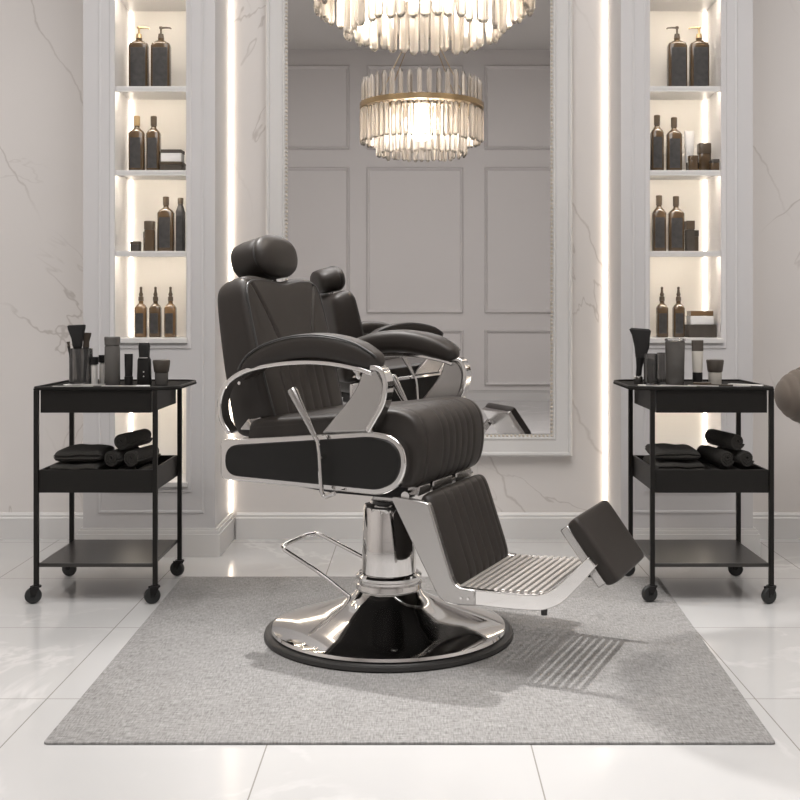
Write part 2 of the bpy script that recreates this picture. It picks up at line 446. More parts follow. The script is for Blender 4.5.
for i in range(1, n):
    x = xo0+o+(xo1-xo0-2*o)*i/n; bead(x, o); bead(x, ht-o)
bd.build('bead_trim', mat('bead_champagne', (.62, .56, .48), .4), mir)

# ------------------------------------------------------------------ rug
rug = MB()
RUG = [(-.819, 2.413), (.782, 2.413), (.85, 3.915), (-.835, 3.915)]
rug.prismz(roundpoly(RUG, .01, 3), .0005, .006)
tag(rug.build('area_rug', M['rug'], bevel=.001), 'large flat woven grey rug lying on the tiles under the barber chair', 'rug')

# ------------------------------------------------------------------ padded shapes
def pad(mb, w, s0, s1, T, Tb, fr3, groove=None, nu=56, nv=48, p=7, q=2.6, c=.05, yc=0, shape=None):
    """cushion on a plane; fr3(y, s, n) -> point"""
    def smp(n): return [math.sin(math.pi/2*(2*i/n-1)) for i in range(n+1)]
    U, V = smp(nu), smp(nv)
    def P(u, v, side):
        ww = w((v+1)/2) if callable(w) else w
        y = yc+ww*u*(1-c*abs(v)**12)
        s = (s0+s1)/2+(s1-s0)/2*v*(1-c*abs(u)**12)
        if shape: s = shape(u, v, s)
        e = max(0, (1-abs(u)**p)*(1-abs(v)**p))**(1/q)
        if side > 0:
            n = T*e-(groove(y, s, u, v)*e if groove else 0)
        else: n = -(Tb((v+1)/2) if callable(Tb) else Tb)*e
        return fr3(y, s, n)
    for side in (1, -1):
        g = [[mb.b.verts.new(P(u, v, side)) for u in U] for v in V]
        for j in range(nv):
            for i in range(nu):
                mb.b.faces.new((g[j][i], g[j][i+1], g[j+1][i+1], g[j+1][i]))
    bmesh.ops.remove_doubles(mb.b, verts=mb.b.verts, dist=2e-5)
    return mb
def gau(d, w): return math.exp(-(d/w)**2)

# ------------------------------------------------------------------ barber chair
CH = empty('barber_chair', (-.085, 3.23, .006), R(-24), label='black leather reclining barber chair on round chrome base in the middle of the grey rug', cat='barber chair')
base = MB().lathe([(.02, .016), (.335, .016), (.341, .022), (.338, .030), (.325, .036), (.27, .052), (.20, .075), (.14, .098), (.105, .118), (.092, .135), (.02, .136)], 96).build('base_dome', M['chrome'], CH, smooth=40)
MB().lathe([(.02, 0), (.358, 0), (.3625, .005), (.360, .014), (.352, .018), (.340, .0175), (.02, .0155)], 96).build('rubber_rim', M['rubber'], CH)
MB().lathe([(.03, .136), (.097, .136), (.100, .140), (.098, .152), (.090, .156), (.090, .162), (.096, .166), (.096, .174), (.088, .180), (.03, .181)], 64).build('collar', M['chrome'], CH)
MB().lathe([(.03, .181), (.080, .181), (.0785, .22), (.074, .372), (.070, .378), (.055, .382), (.052, .39), (.03, .391)], 64).build('hydraulic_column', M['chrome'], CH)
MB().box(-.03, .06, -.05, .05, .391, .43).build('column_head', M['satin'], CH, bevel=.006)
ml = MB(); ml.prism([(-.28, .445), (-.10, .428), (.13, .425), (.17, .44), (.17, .47), (-.28, .50)], -.17, .17)
ml.build('seat_mechanism', M['matte'], CH, bevel=.006)
# foot pump loop
pl = smoothpath([(-.082, .05, .192), (-.18, .065, .222), (-.275, .088, .247), (-.296, .088, .249)], 6)+smoothpath([(-.318, .07, .246), (-.332, -.03, .236), (-.322, -.055, .230), (-.30, -.062, .220), (-.20, -.062, .172), (-.09, -.06, .105)], 6)
MB().tube(pl, .0065, 12, up=(0, 0, 1)).build('foot_pump', M['chrome'], CH)

# seat cushion
prof = [(-.33, .52), (-.335, .60), (-.31, .635), (-.20, .648), (-.05, .662), (.06, .676), (.130, .682), (.180, .668), (.207, .632), (.215, .58), (.210, .52), (.194, .480), (.166, .466), (.10, .468), (-.10, .482), (-.25, .498)]
pp = smoothpath([(x, 0, z) for x, z in prof], 6, True)
cen = Vector((-.07, 0, .57))
nP = len(pp)
nrm = []
for i in range(nP):
    t = (pp[(i+1) % nP]-pp[i-1]).normalized(); nn = Vector((t.z, 0, -t.x))
    if nn.dot(pp[i]-cen) < 0: nn = -nn
    nrm.append(nn)
sm = MB(); rings = []
NY = 150
GR = [-.09, -.045, 0, .045, .09, .135]
for j in range(NY+1):
    v = math.sin(math.pi/2*(2*j/NY-1)); y = v*.243
    e = (1-abs(v)**14)**(1/2.8)
    ring = []
    for i, p in enumerate(pp):
        off = .022*(1-e)
        x = p.x
        # channel stitching over the front half and a seam beside the side bolsters
        k = min(1, max(0, (x-.02)/.12))
        g = sum(gau(y-a, .006) for a in GR)*.0055*k+gau(abs(y)-.205, .005)*.003
        d = -(off+g)
        ring.append(Vector((p.x, y, p.z))+nrm[i]*d)
    rings.append(ring)
sm.rings(rings)
sm.build('seat', M['leather'], CH, smooth=60)

# side panels
for sy, nm in ((-1, 'near'), (1, 'far')):
    out = [(-.393, .465), (.115, .453), (.165, .478), (.187, .530), (.180, .580), (.148, .612), (.085, .622), (-.393, .576)]
    op = roundpoly(out, [.02, .05, .05, .06, .06, .05, .04, .015], 6)
    y0, y1 = sorted((sy*.245, sy*.285))
    sp = MB().prism(op, y0, y1).build('side_panel', M['chrome'], CH, bevel=.004)
    ins = [(-.374, .478), (.108, .467), (.154, .490), (.172, .532), (.167, .572), (.141, .599), (.085, .608), (-.374, .562)]
    ip = roundpoly(ins, [.045, .05, .05, .05, .05, .04, .04, .045], 6)
    y0, y1 = sorted((sy*.284, sy*.291))
    MB().prism(ip, y0, y1).build('inset_panel', M['inset'], sp, bevel=.003)
    # arm frame: flat chrome bar looping under the pad
    af = MB()
    y0, y1 = sorted((sy*.262, sy*.305))
    path = sp2([(-.352, .598), (-.378, .636), (-.384, .685), (-.362, .735), (-.305, .772), (-.22, .792), (-.12, .802), (-.03, .800), (.05, .788), (.092, .776)], 6)
    af.bar(path, (y0, y1), .013)
    af.bar(sp2([(.088, .792), (.118, .786), (.133, .750), (.126, .700), (.104, .660), (.080, .622)], 6), (y0, y1), .014)
    ob = af.build('armrest_frame', M['chrome'], CH, bevel=.003)
    st = MB().prism(roundpoly([(-.060, .612), (.083, .622), (.118, .700), (.124, .752), (.100, .786), (.062, .782), (.052, .748), (.024, .706)], [0, 0, .04, .03, .01, .01, .03, .04]), *sorted((sy*.272, sy*.296)))
    st.build('arm_strut', M['satin'], ob, bevel=.004)
    # arm pad
    cpts = [(-.328, .748), (-.318, .768), (-.285, .796), (-.235, .820), (-.16, .839), (-.08, .846), (-.01, .840), (.05, .826), (.10, .806), (.118, .796)]
    th = [.004, .019, .027, .032, .035, .036, .036, .034, .024, .004]
    wd = [.006, .030, .040, .044, .047, .048, .048, .046, .036, .008]
    cp = smoothpath([(x, sy*.268, z) for x, z in [(p_*.965-.006, q_) for p_, q_ in cpts]], 5)
    def interp(a):
        r = []
        for i in range(len(cp)):
            t = i/5; k = min(int(t), len(a)-2); f = t-k; r.append(a[k]*(1-f)+a[k+1]*f)
        return r
    ti, wi = interp(th), interp(wd)
    am = MB(); rings = []
    for i, p in enumerate(cp):
        t = (cp[min(i+1, len(cp)-1)]-cp[max(i-1, 0)]).normalized(); nn = Vector((-t.z, 0, t.x))
        ring = []
        for k in range(36):
            a = 2*math.pi*k/36; c, d = math.cos(a), math.sin(a); n_ = 3.2
            ring.append(p+Vector((0, 1, 0))*wi[i]*math.copysign(abs(c)**(2/n_), c)+nn*ti[i]*math.copysign(abs(d)**(2/n_), d))
        rings.append(ring)
    am.rings(rings)
    apd = am.build('armrest', M['leather'], CH, smooth=60)
    pipe = []
    for i in range(4, len(cp)-4):
        t = (cp[i+1]-cp[i-1]).normalized(); nn = Vector((-t.z, 0, t.x))
        pipe.append(cp[i]+nn*ti[i]*.86+Vector((0, sy*wi[i]*.90, 0)))
    MB().tube(pipe, .0028, 8).build('piping', M['piping'], apd)
    # recline lever
    lv = MB()
    Y = sy*.318
    lv.tube([(-.072, Y, .612), (-.060, Y, .590), (-.055, Y, .56), (-.048, Y, .458), (-.043, Y, .448), (-.036, Y, .445), (-.008, Y, .456)], .0062, 10)
    lv.cyl((-.054, sy*.288, .548), (-.054, Y, .548), .007)
    lo = lv.build('recline_lever', M['chrome'], CH)
    hm = MB(); q = (Vector((-.142, Y, .732))-Vector((-.068, Y, .604))); qm = q.to_track_quat('Z', 'Y').to_matrix().to_4x4(); qm.translation = (-.068, Y, .604)
    hm.loft([(0, .0065, .0065, 2), (q.length*.45, .010, .010, 2), (q.length*.92, .0145, .0145, 2), (q.length*.98, .013, .013, 2), (q.length, .009, .009, 2)], 16, qm)
    hm.build('lever_grip', M['satin'], lo)

# backrest
ds = Vector((-.243, 0, .970)).normalized(); dn = Vector((ds.z, 0, -ds.x))
B0 = Vector((-.283, 0, .585))
def bfr(y, s, n): return B0+ds*s+dn*n+Vector((0, y, 0))
def bw(t): return .216+.018*math.sin(math.pi*min(1, max(0, t*.9+.02)))
def shp(u, v, s):
    if v > 0: s -= .016*gau(u, .42)*v**6
    return s
def seam_d(y, s):
    # V-shaped upper panel: sides run from the top corners down and in to a short seam at s=.235
    g = 0
    a = abs(y)
    if s > .232:
        xs = .088+.095*((s-.235)/.21)**1.25 if s > .235 else .088
        g += gau(a-xs, .005)
    if a < .092: g += gau(s-.235, .006)
    return g*.8
def bgro(y, s, u, v):
    g = seam_d(y, s)*.011
    if s < .232:
        k = min(1, (.232-s)/.04)
        for a in (-.125, -.075, -.025, .025, .075, .125): g += gau(y-a, .006)*.004*k
    # the upper panel is a fuller cushion
    return g
bk = pad(MB(), bw, 0, .472, .040, lambda t: .080+.045*(1-t), bfr, bgro, 110, 100, 14, 2.8, .07, shape=shp)
bo = bk.build('backrest', M['leather'], CH, smooth=60)
# piping around front panel edge
pa = []
for i in range(41):
    t = i/40*2-1
    pa.append(None)
def edgept(y, s, n=.047): return bfr(y, s, n)
per = [(-.198, .02), (-.212, .12), (-.218, .25), (-.216, .36), (-.210, .420), (-.180, .448), (-.10, .452), (0, .440), (.10, .452), (.180, .448), (.210, .420), (.216, .36), (.218, .25), (.212, .12), (.198, .02)]
per = sp2(per, 6)
MB().tube([bfr(y, s, .0335) for y, s in per], .0035, 8, up=(0, 0, 1)).build('piping', M['piping'], bo)
# rear shell and bolts on the side of the back
MB().prism(roundpoly([(-.335, .64), (-.30, .64), (-.30, .60), (-.37, .60)], .005), -.22, .22).build('back_bracket', M['satin'], CH, bevel=.003)
for z in (.735, .76):
    x = -.36
    MB().cyl((x, -.240, z), (x, -.215, z), .005).build('side_button', M['chrome'], bo)
# headrest: fat oval pillow, seam between front and rear half
hs = [(-.086, .05, .030), (-.084, .084, .050), (-.074, .099, .059), (-.045, .106, .064), (-.01, .108, .0655), (.009, .109, .066), (.015, .1065, .0635), (.021, .1105, .067), (.028, .110, .067), (.038, .104, .062), (.048, .090, .053), (.055, .062, .038), (.057, .02, .012)]
hm = Matrix.Rotation(R(-12), 4, 'Y')
hc = Vector((-.408, 0, 1.103))
rr = []
for xx, ry, rz in hs:
    ring = []
    for k in range(40):
        a = 2*math.pi*k/40; c, d = math.cos(a), math.sin(a); n_ = 2.35
        ring.append(hc+hm @ Vector((xx, ry*math.copysign(abs(c)**(2/n_), c), rz*math.copysign(abs(d)**(2/n_), d))))
    rr.append(ring)
h_ = MB().rings(rr).build('headrest', M['leather'], CH, smooth=60)
ring = [hc+hm @ Vector((.015, .1080*math.cos(2*math.pi*k/48), .0650*math.sin(2*math.pi*k/48))) for k in range(48)]
MB().tube(ring, .0028, 8, closed=True, up=(1, 0, 0)).build('piping', M['piping'], h_)
for y in (-.035, .035):
    MB().cyl((-.395, y, 1.00), (-.423, y, 1.07), .006).build('headrest_post', M['chrome'], CH)

# leg rest
for sy in (-1, 1):
    y0, y1 = sorted((sy*.222, sy*.246))
    pol = [(.118, .448), (.232, .436), (.306, .220), (.364, .220), (.364, .178), (.296, .174), (.262, .186)]
    if sy > 0:
        y0, y1 = .185, .209; pol = [(a-.040, b) for a, b in pol]
    MB().prism(roundpoly(pol, [.02, .012, .03, 0, 0, .03, .05], 5), y0, y1).build('leg_frame', M['satin'], CH, bevel=.004)
    y0, y1 = (-.241, -.219) if sy < 0 else (.197, .219)
    bar_ = sp2([(.356, .199), (.42, .199), (.50, .201), (.545, .207), (.585, .228), (.625, .268), (.655, .302), (.672, .320)], 6)
    if sy > 0: bar_ = bar_[:int(len(bar_)*.62)]
    tt = [.040]*int(len(bar_)*.55); tt += [.040-.012*i/(len(bar_)-len(tt)) for i in range(len(bar_)-len(tt))]
    sr = MB().bar(bar_, (y0, y1), tt).build('footrest_rail', M['chrome'], CH, bevel=.006, seg=3)
    MB().cyl((.545, (y0+y1)/2, .172), (.545, (y0+y1)/2, .192), .008, .009).build('bumper', M['rubber'], sr)
    for x in (.325, .345):
        if sy < 0: MB().cyl((x, sy*.244, .195), (x, sy*.2485, .195), .0035, seg=10).build('bolt', M['chrome'], CH)
cal = Vector((.207, 0, .440)); cdn = Vector((.080, 0, -.238)).normalized(); cn = Vector((-cdn.z, 0, cdn.x))
def cfr(y, s, n): return cal+cdn*s+cn*n+Vector((0, y, 0))
def cgro(y, s, u, v): return sum(gau(y-a, .006) for a in (-.125, -.075, -.025, .025, .075, .125, .165))*.0042
pad(MB(), .215, -.012, .252, .028, .030, cfr, cgro, 110, 40, 9, 2.4, .04).build('calf_pad', M['leather'], CH, smooth=60)
# hinge plates between seat and calf pad
hp = MB()
for a, b in ((-.20, -.12), (-.10, .04), (.07, .19)):
    hp.box(.150, .185, a, b, .442, .470)
hp.build('hinge_plate', M['satin'], CH, bevel=.004)
MB().cyl((.16, -.235, .447), (.16, .235, .447), .012).build('hinge_rod', M['chrome'], CH)
# slatted foot plate: ribs curve up behind the calf pad
sl = []
px = [(.262, .245), (.274, .228), (.290, .216)]+[(.308+.0205*i, .212+.001*i) for i in range(12)]
for x, z in px:
    rb = MB(); rb.box(x-.0055, x+.0055, -.219, .215, z-.004, z+.004)
    rb.build('footrest_slat', M['rib'], CH, bevel=.002)
# foot pad
fa, fb = Vector((.604, 0, .410)), Vector((.716, 0, .256))
fd = (fb-fa).normalized(); fn = Vector((-fd.z, 0, fd.x))
def ffr(y, s, n): return fa+fd*s+fn*n+Vector((0, y, 0))
fp = MB()
ln = (fb-fa).length
pad(fp, .158, 0, ln, .012, .038, ffr, None, 40, 40, 12, 3, .03, yc=-.015).build('foot_pad', M['leather'], CH, smooth=60)
bkp = MB(); rings = []
for s, n0 in ((.006, -.040), (ln-.012, -.040)):
    rings.append([ffr(-.168, s, n0+.016), ffr(.138, s, n0+.016), ffr(.138, s, n0-.010), ffr(-.168, s, n0-.010)])
bkp.rings(rings).build('foot_pad_backing', M['satin'], CH, bevel=.004)
cb = MB()
for y in (-.15, .12):
    cb.tube([(.618, y*.9, .305), (.640, y*.9, .318), (.655, y*.9, .315)], .012, 12)
cb.cyl((.648, -.235, .302), (.648, .125, .302), .010)
cb.build('foot_pad_pivot', M['chrome'], CH)

# ------------------------------------------------------------------ carts
def cart(loc, s, label, raise_front_inner=False):
    """s=+1: the handle side points to +x"""
    r = empty('rolling_cart', loc, 0, label=label, cat='trolley')
    hx, hy = .1925, .183
    def sx(a, b): return sorted((s*a, s*b))
    for ax in (-1, 1):
        for ay in (-1, 1):
            x, y = ax*hx, ay*hy
            lift = .006 if (raise_front_inner and ay < 0 and ax == s) else 0
            MB().box(x-.0075, x+.0075, y-.0075, y+.0075, .062, .690).build('post', M['cart'], r, bevel=.0015)
            c = MB()
            c.cyl((x, y, .048), (x, y, .063), .009); c.cyl((x, y, .052+lift*.3), (x, y, .058), .016)
            ang = R({(-1, -1): 195, (1, -1): 205, (-1, 1): 165, (1, 1): 160}[(ax, ay)])
            d = Vector((math.cos(ang), math.sin(ang), 0)); nrm_ = Vector((-d.y, d.x, 0))
            wc = Vector((x, y, .0265+lift))+d*.010
            for sd in (-1, 1):
                q = [Vector((x, y, .055))+d*-.011, Vector((x, y, .055))+d*.020, wc+d*.008+Vector((0, 0, -.004)), wc+d*-.006+Vector((0, 0, -.004))]
                a = [v+nrm_*sd*.0125 for v in q]; b = [v+nrm_*sd*.0100 for v in q]
                c.rings([a, b])
            co = c.build('caster', M['matte'], r, bevel=.0008)
            mw = Matrix.Translation(wc) @ nrm_.to_track_quat('Z', 'Y').to_matrix().to_4x4()
            w = MB().loft([(-.0095, .019, .019, 2), (-.0085, .0245, .0245, 2), (-.004, .0265, .0265, 2), (.004, .0265, .0265, 2), (.0085, .0245, .0245, 2), (.0095, .019, .019, 2)], 32, mw)
            w.cyl(wc-nrm_*.0125, wc+nrm_*.0125, .006)
            w.build('wheel', M['tyre'], co)
    # upper box
    bx_ = MB()
    bx_.box(-.1795, .1795, -.183, .183, .617, .690).build('top_box', M['cart'], r, bevel=.0015)
    # top plate with rounded handle side
    pts = [(-.2005*s, -.192), (.225*s, -.192), (.264*s, -.150), (.264*s, .150), (.225*s, .192), (-.2005*s, .192)]
    if s < 0: pts = pts[::-1]
    tp = MB(); tp.prismz(roundpoly(pts, [.004, .06, .06, .06, .06, .004] if s > 0 else [.004, .06, .06, .06, .06, .004], 6), .6902, .6965)
    t = tp.build('table_top', M['tabletop'], r, bevel=.0015)
    path = roundpoly(pts, [.01, .06, .06, .06, .06, .01], 6)
    MB().tube([(x*.985, y*.98, .699) for x, y in path], .0038, 8, closed=True, up=(0, 0, 1)).build('raised_rim', M['satin'] if False else M['cart'], t)
    # deep bin
    b = MB()
    z0, z1 = .358, .432
    b.box(-.1845, .1845, -.175, .175, z0, z0+.008)
    b.box(-.1845, .1845, -.183, -.175, z0, z1); b.box(-.1845, .1845, .175, .183, z0, z1)
    b.box(-.1845, -.1765, -.175, .175, z0, z1); b.box(.1765, .1845, -.175, .175, z0, z1)
    b.build('towel_bin', M['cart'], r, bevel=.001)
    MB().box(-.1845, .1845, -.186, .186, .118, .130).build('lower_shelf', M['shelf'], r, bevel=.0015)
    x0, x1 = sx(.186, .199)
    return r
LC, RC = (-1.0435, 3.762), (.9515, 3.762)
cart((*LC, 0), 1, 'black metal rolling cart with rolled towels standing left of the barber chair')
cart((*RC, 0), -1, 'black metal rolling cart standing right of the chair, behind the raised footrest', True)

# ------------------------------------------------------------------ towels
def towel_roll(loc, rz, r, L, label, group):
    mb = MB(); n = 46
    turns = 2.6
    outer, inner = [], []
    for i in range(n+1):
        t = i/n; a = t*turns*2*math.pi+2.2; rad = r*(.22+.78*t)
        wob = 1+.02*math.sin(3*a)
        outer.append((rad*wob*math.cos(a), rad*wob*math.sin(a)))
        ri = max(.001, rad-.0078*r/.032)
        inner.append((ri*wob*math.cos(a), ri*wob*math.sin(a)))
    # spiral ribbon with rounded ends along y
    S = [(-L/2, .90), (-L/2+.006, 1), (0, 1.015), (L/2-.006, 1), (L/2, .90)]
    cols = outer+inner[::-1]
    rings = []
    for k, (y, sc) in enumerate(S):
        yo = y
        rings.append([Vector((c[0]*sc, yo, c[1]*sc+r)) for c in cols])
    vr = [[mb.b.verts.new(p) for p in q] for q in rings]
    m_ = len(cols)
    for a, b in zip(vr, vr[1:]):
        for i in range(m_): mb.b.faces.new((a[i], a[(i+1) % m_], b[(i+1) % m_], b[i]))
    for q in (vr[0], vr[-1]):
        for i in range(n): mb.b.faces.new((q[i], q[i+1], q[m_-2-i], q[m_-1-i]))
    # solid core fill slightly inside so the roll is not hollow
    mb.loft([(-L/2+.012, r*.80, r*.80, 2), (L/2-.012, r*.80, r*.80, 2)], 20, Matrix.Translation((0, 0, r)) @ Matrix.Rotation(R(-90), 4, 'X'))
    o = mb.build('rolled_towel', M['towel'], smooth=60)
    place(o, loc, rz); return tag(o, label, 'towel', group)
def folded(loc, rz, w, d, h, label, group, seed=0):
    rnd = random.Random(seed)
    mb = MB(); NX, NYY = 26, 20
    ph = [rnd.uniform(0, 6) for _ in range(4)]
    # profile: folded layers visible as grooves at the front edge
    layers = 2
    rings = []
    K = 44
    prof = []
    for k in range(K):
        a = 2*math.pi*k/K; c, d_ = math.cos(a), math.sin(a)
        px_ = math.copysign(abs(c)**(2/5), c); pz = math.copysign(abs(d_)**(2/3.2), d_)
        g = .06*gau(pz, .12)*(1 if abs(px_) > .8 else 0)
        prof.append((px_*(1-g), pz))
    for j in range(NX+1):
        u = 2*j/NX-1; e = (1-abs(u)**8)**(1/2.5); 
        ring = []
        for (py, pz) in prof:
            x = u*w/2*(1-.015*abs(py))
            dr = .0015*math.sin(3*u+ph[0]+py)+.001*math.sin(7*u+ph[1]+2*py)
            z = h/2+pz*h/2*(.3+.7*e)*(1 if pz < 0 else 1)+(dr if pz > 0 else 0)
            g = 1-.05*gau(pz, .15)*(1 if abs(u) > .9 else 0)
            ring.append(Vector((x*g, py*d/2*(.93+.07*e), max(0, z))))
        rings.append(ring)
    mb.rings(rings)
    o = mb.build('folded_towel', M['towel'], smooth=60)
    place(o, loc, rz); return tag(o, label, 'towel', group)
FZ = .3665
gl, gr = 'charcoal towels in the left cart', 'charcoal towels in the right cart'
folded((-1.134, 3.745, FZ), .02, .165, .25, .036, 'dark folded towel at the bottom of the pile in the left cart', gl, 1)
folded((-1.133, 3.745, FZ+.0395), -.03, .162, .24, .036, 'dark folded towel in the middle of the pile in the left cart', gl, 2)
folded((-1.130, 3.75, FZ+.079), .05, .158, .22, .040, 'dark folded towel on top of the pile in the left cart', gl, 3)
rr_ = .0305
def rl(x, y, z, a, lab, g): towel_roll((x, y, z), a, rr_, .19, lab, g)
rl(-.992, 3.72, FZ, 0, 'rolled dark towel low in the left cart, next to the folded pile', gl)
rl(-.923, 3.72, FZ, 0, 'rolled dark towel lying low at the right wall of the left cart bin', gl)
rl(-.999, 3.745, FZ+.0625, R(-10), 'rolled dark towel in the second layer of the left cart, beside the folded pile', gl)
rl(-.934, 3.745, FZ+.0625, R(-10), 'rolled dark towel in the second layer of the left cart, nearest the chair', gl)
rl(-.966, 3.755, FZ+.117, R(-12), 'rolled dark towel topmost in the left cart', gl)
folded((.864, 3.75, FZ), 0, .16, .25, .040, 'dark folded towel at the bottom of the pile in the right cart', gr, 5)
folded((.865, 3.75, FZ+.0435), .03, .158, .235, .038, 'dark folded towel in the middle of the pile in the right cart', gr, 6)
folded((.862, 3.75, FZ+.085), -.04, .152, .22, .036, 'dark folded towel on top of the pile in the right cart', gr, 7)
rl(.998, 3.735, FZ, 0, 'rolled dark towel low in the right cart, next to the folded pile', gr)
rl(1.065, 3.735, FZ, 0, 'rolled dark towel low in the right cart by its outer wall', gr)
rl(1.005, 3.74, FZ+.0625, R(10), 'rolled dark towel in the second layer of the right cart, nearest the folded pile', gr)
rl(1.070, 3.74, FZ+.0625, R(10), 'rolled dark towel in the second layer of the right cart, farthest from the chair', gr)
rl(1.037, 3.745, FZ+.117, R(12), 'rolled dark towel topmost in the right cart', gr)

# ------------------------------------------------------------------ bottles
def pump(loc, rz, label, group, lab_m='label', gold=False):
    r = empty('pump_bottle', loc, rz, label=label, cat='bottle', group=group)
    w, d = .0375, .026
    MB().loft([(0, w*.94, d*.94, 5), (.004, w, d, 5), (.172, w, d, 5), (.184, w*.9, d*.9, 4), (.192, w*.55, d*.6, 3), (.197, .012, .012, 2), (.205, .012, .012, 2)], 32).build('bottle_body', M['bottle'], r)
    MB().box(-w*.72, w*.80, -d-.0012, -d+.003, .012, .165).build('bottle_label', M['label'], r, bevel=.001)
    c = M['goldcap'] if gold else M['cap']
    h = MB(); h.cyl((0, 0, .2052), (0, 0, .222), .0125, .010); h.cyl((0, 0, .222), (0, 0, .243), .004); h.loft([(.243, .007, .007, 2), (.249, .0075, .0075, 2), (.252, .006, .006, 2)])
    hd = h.build('pump_head', c, r)
    MB().tube([(-.004, 0, .247), (.02, 0, .2475), (.036, 0, .2465), (.041, 0, .2425)], [.0042, .0036, .003, .0026], 10, up=(0, 0, 1)).build('pump_spout', c, hd)
    return r
def tall(loc, label, group, w=.026, d=.024, h=.165, neck=.045, n=4, body='bottle', lab=True, cap='cap', nr=.012):
    r = empty('bottle', loc, 0, label=label, cat='bottle', group=group)
    MB().loft([(0, w*.94, d*.94, n), (.004, w, d, n), (h*.93, w, d, n), (h*.99, w*.82, d*.84, n*.8), (h*1.05, nr*1.1, nr*1.1, 2), (h*1.08, nr*.85, nr*.85, 2), (h*1.08+.006, nr*.85, nr*.85, 2)], 32).build('bottle_body', M[body], r)
    z = h*1.08+.006
    MB().loft([(z+.0002, nr, nr, 2), (z+neck-.008, nr*1.02, nr*1.02, 2), (z+neck-.006, nr*.9, nr*.9, 2)], 20).build('bottle_cap', M[cap], r)
    if lab: MB().box(-w*.72, w*.62, -d-.0010, -d*.85, h*.10, h*.82).build('bottle_label', M['label'], r)
    return r
def dropper(loc, label, group, w=.0225, h=.128, body='bottle'):
    r = empty('dropper_bottle', loc, 0, label=label, cat='bottle', group=group)
    MB().loft([(0, w*.94, w*.9, 4), (.004, w, w, 4), (h*.9, w, w, 4), (h*.97, w*.8, w*.8, 3), (h*1.05, .009, .009, 2), (h*1.12, .009, .009, 2)], 28).build('bottle_body', M[body], r)
    z = h*1.12
    MB().loft([(z+.0002, .0105, .0105, 2), (z+.016, .010, .010, 2), (z+.018, .0065, .0065, 2), (z+.026, .0085, .0085, 2), (z+.034, .0055, .0055, 2), (z+.046, .0045, .0045, 2), (z+.052, .0055, .0055, 2), (z+.056, .003, .003, 2)], 20).build('dropper_cap', M['cap'], r)
    MB().box(-w*.70, w*.62, -w-.0010, -w*.85, h*.12, h*.74).build('bottle_label', M['label'], r)
    return r
def jar(loc, label, group, w, h, body='bottle', lid='cap', lh=.3, d=None, n=3, cat='jar', name='jar'):
    d = d or w
    r = empty(name, loc, 0, label=label, cat=cat, group=group)
    hb = h*(1-lh)
    MB().loft([(0, w*.92, d*.92, n), (.003, w*.98, d*.98, n), (hb-.004, w*.98, d*.98, n), (hb, w*.92, d*.92, n)], 32).build('jar_body', M[body], r)
    MB().loft([(hb+.0002, w, d, n), (h-.003, w*1.01, d*1.01, n), (h, w*.95, d*.95, n)], 32).build('jar_lid', M[lid], r)
    return r
def boxy(loc, label, group, w, d, h, m, lid=None, name='box', rz=0):
    r = empty(name, loc, rz, label=label, cat='box', group=group)
    k = .72 if lid else 1
    MB().box(-w/2, w/2, -d/2, d/2, 0, h*k-(.0003 if lid else 0)).build('box_body', M[m], r, bevel=.0015)
    if lid: MB().box(-w/2-.001, w/2+.001, -d/2-.001, d/2+.001, h*k, h).build('box_lid', M[lid], r, bevel=.0015)
    return r
YS = 4.36
def SX(px, y=YS): return (px-CX)*y/F
EP = .0006
z = SH[3]+EP; g = 'bottles on the top niche shelves'
pump((SX(139), YS, z), 0, 'pump bottle on the top left niche shelf, next to the light strip', g, gold=True)
pump((SX(161), YS, z), 0, 'pump bottle on the top left niche shelf, nearest the mirror', g)
pump((SX(677), YS, z), math.pi, 'pump bottle on the top right niche shelf, nearest the mirror', g)
pump((SX(699), YS, z), math.pi, 'pump bottle on the top right niche shelf, next to the light strip', g, gold=True)
# rotate labels of the turned bottles back to the front
for o in list(SC.objects):
    if o.name.startswith('bottle_label') and o.parent and abs(o.parent.rotation_euler.z-math.pi) < .1: o.rotation_euler.z = math.pi
z = SH[2]+EP; g = 'products on the second niche shelves from the top'
tall((SX(137), YS, z), 'dark bottle with gold cap on the second left niche shelf, outermost', g, w=.031, cap='goldcap')
tall((SX(153.5), YS+.004, z), 'dark bottle with bronze cap on the second left niche shelf, beside the boxes', g, w=.027)
boxy((SX(172.5), YS+.005, z), 'flat dark box carrying a white box on the second left niche shelf', g, .088, .07, .040, 'wood', 'cap')
boxy((SX(172.5), YS+.005, z+.0405), 'small white box with dark lid stacked on the dark box, second left niche shelf', g, .080, .062, .048, 'paper', 'wood')
tall((SX(657), YS, z), 'dark grey bottle nearest the mirror on the second right niche shelf', g, w=.025, h=.168)
tall((SX(674), YS, z), 'dark glossy bottle with bronze cap, beside the white tube on the second right niche shelf', g, w=.030, h=.160)
jar((SX(691), YS-.03, z), 'small dark pot in front of the white tube on the second right niche shelf', g, .0195, .062, lid='bottle', name='pot')
tb = empty('squeeze_tube', (SX(692), YS+.045, z), 0, label='pale upright squeeze tube at the back of the second right niche shelf', cat='tube', group=g)
MB().loft([(0, .012, .012, 2), (.045, .013, .013, 2)], 24).build('tube_cap', M['wood'], tb)
MB().loft([(.0452, .016, .014, 2), (.10, .018, .011, 2), (.155, .0195, .004, 2.5), (.172, .020, .0018, 3)], 24).build('tube_body', M['paper'], tb)
jar((SX(706)-.006, YS+.005, z), 'tall dark jar with bronze lid on the second right niche shelf', g, .025, .115, lid='cap', lh=.35, n=4)
jar((SX(712.5), YS-.045, z), 'low dark square jar at the right end of the second right niche shelf', g, .0225, .045, n=5, lid='wood')
z = SH[1]+EP; g = 'products on the third niche shelves from the top'
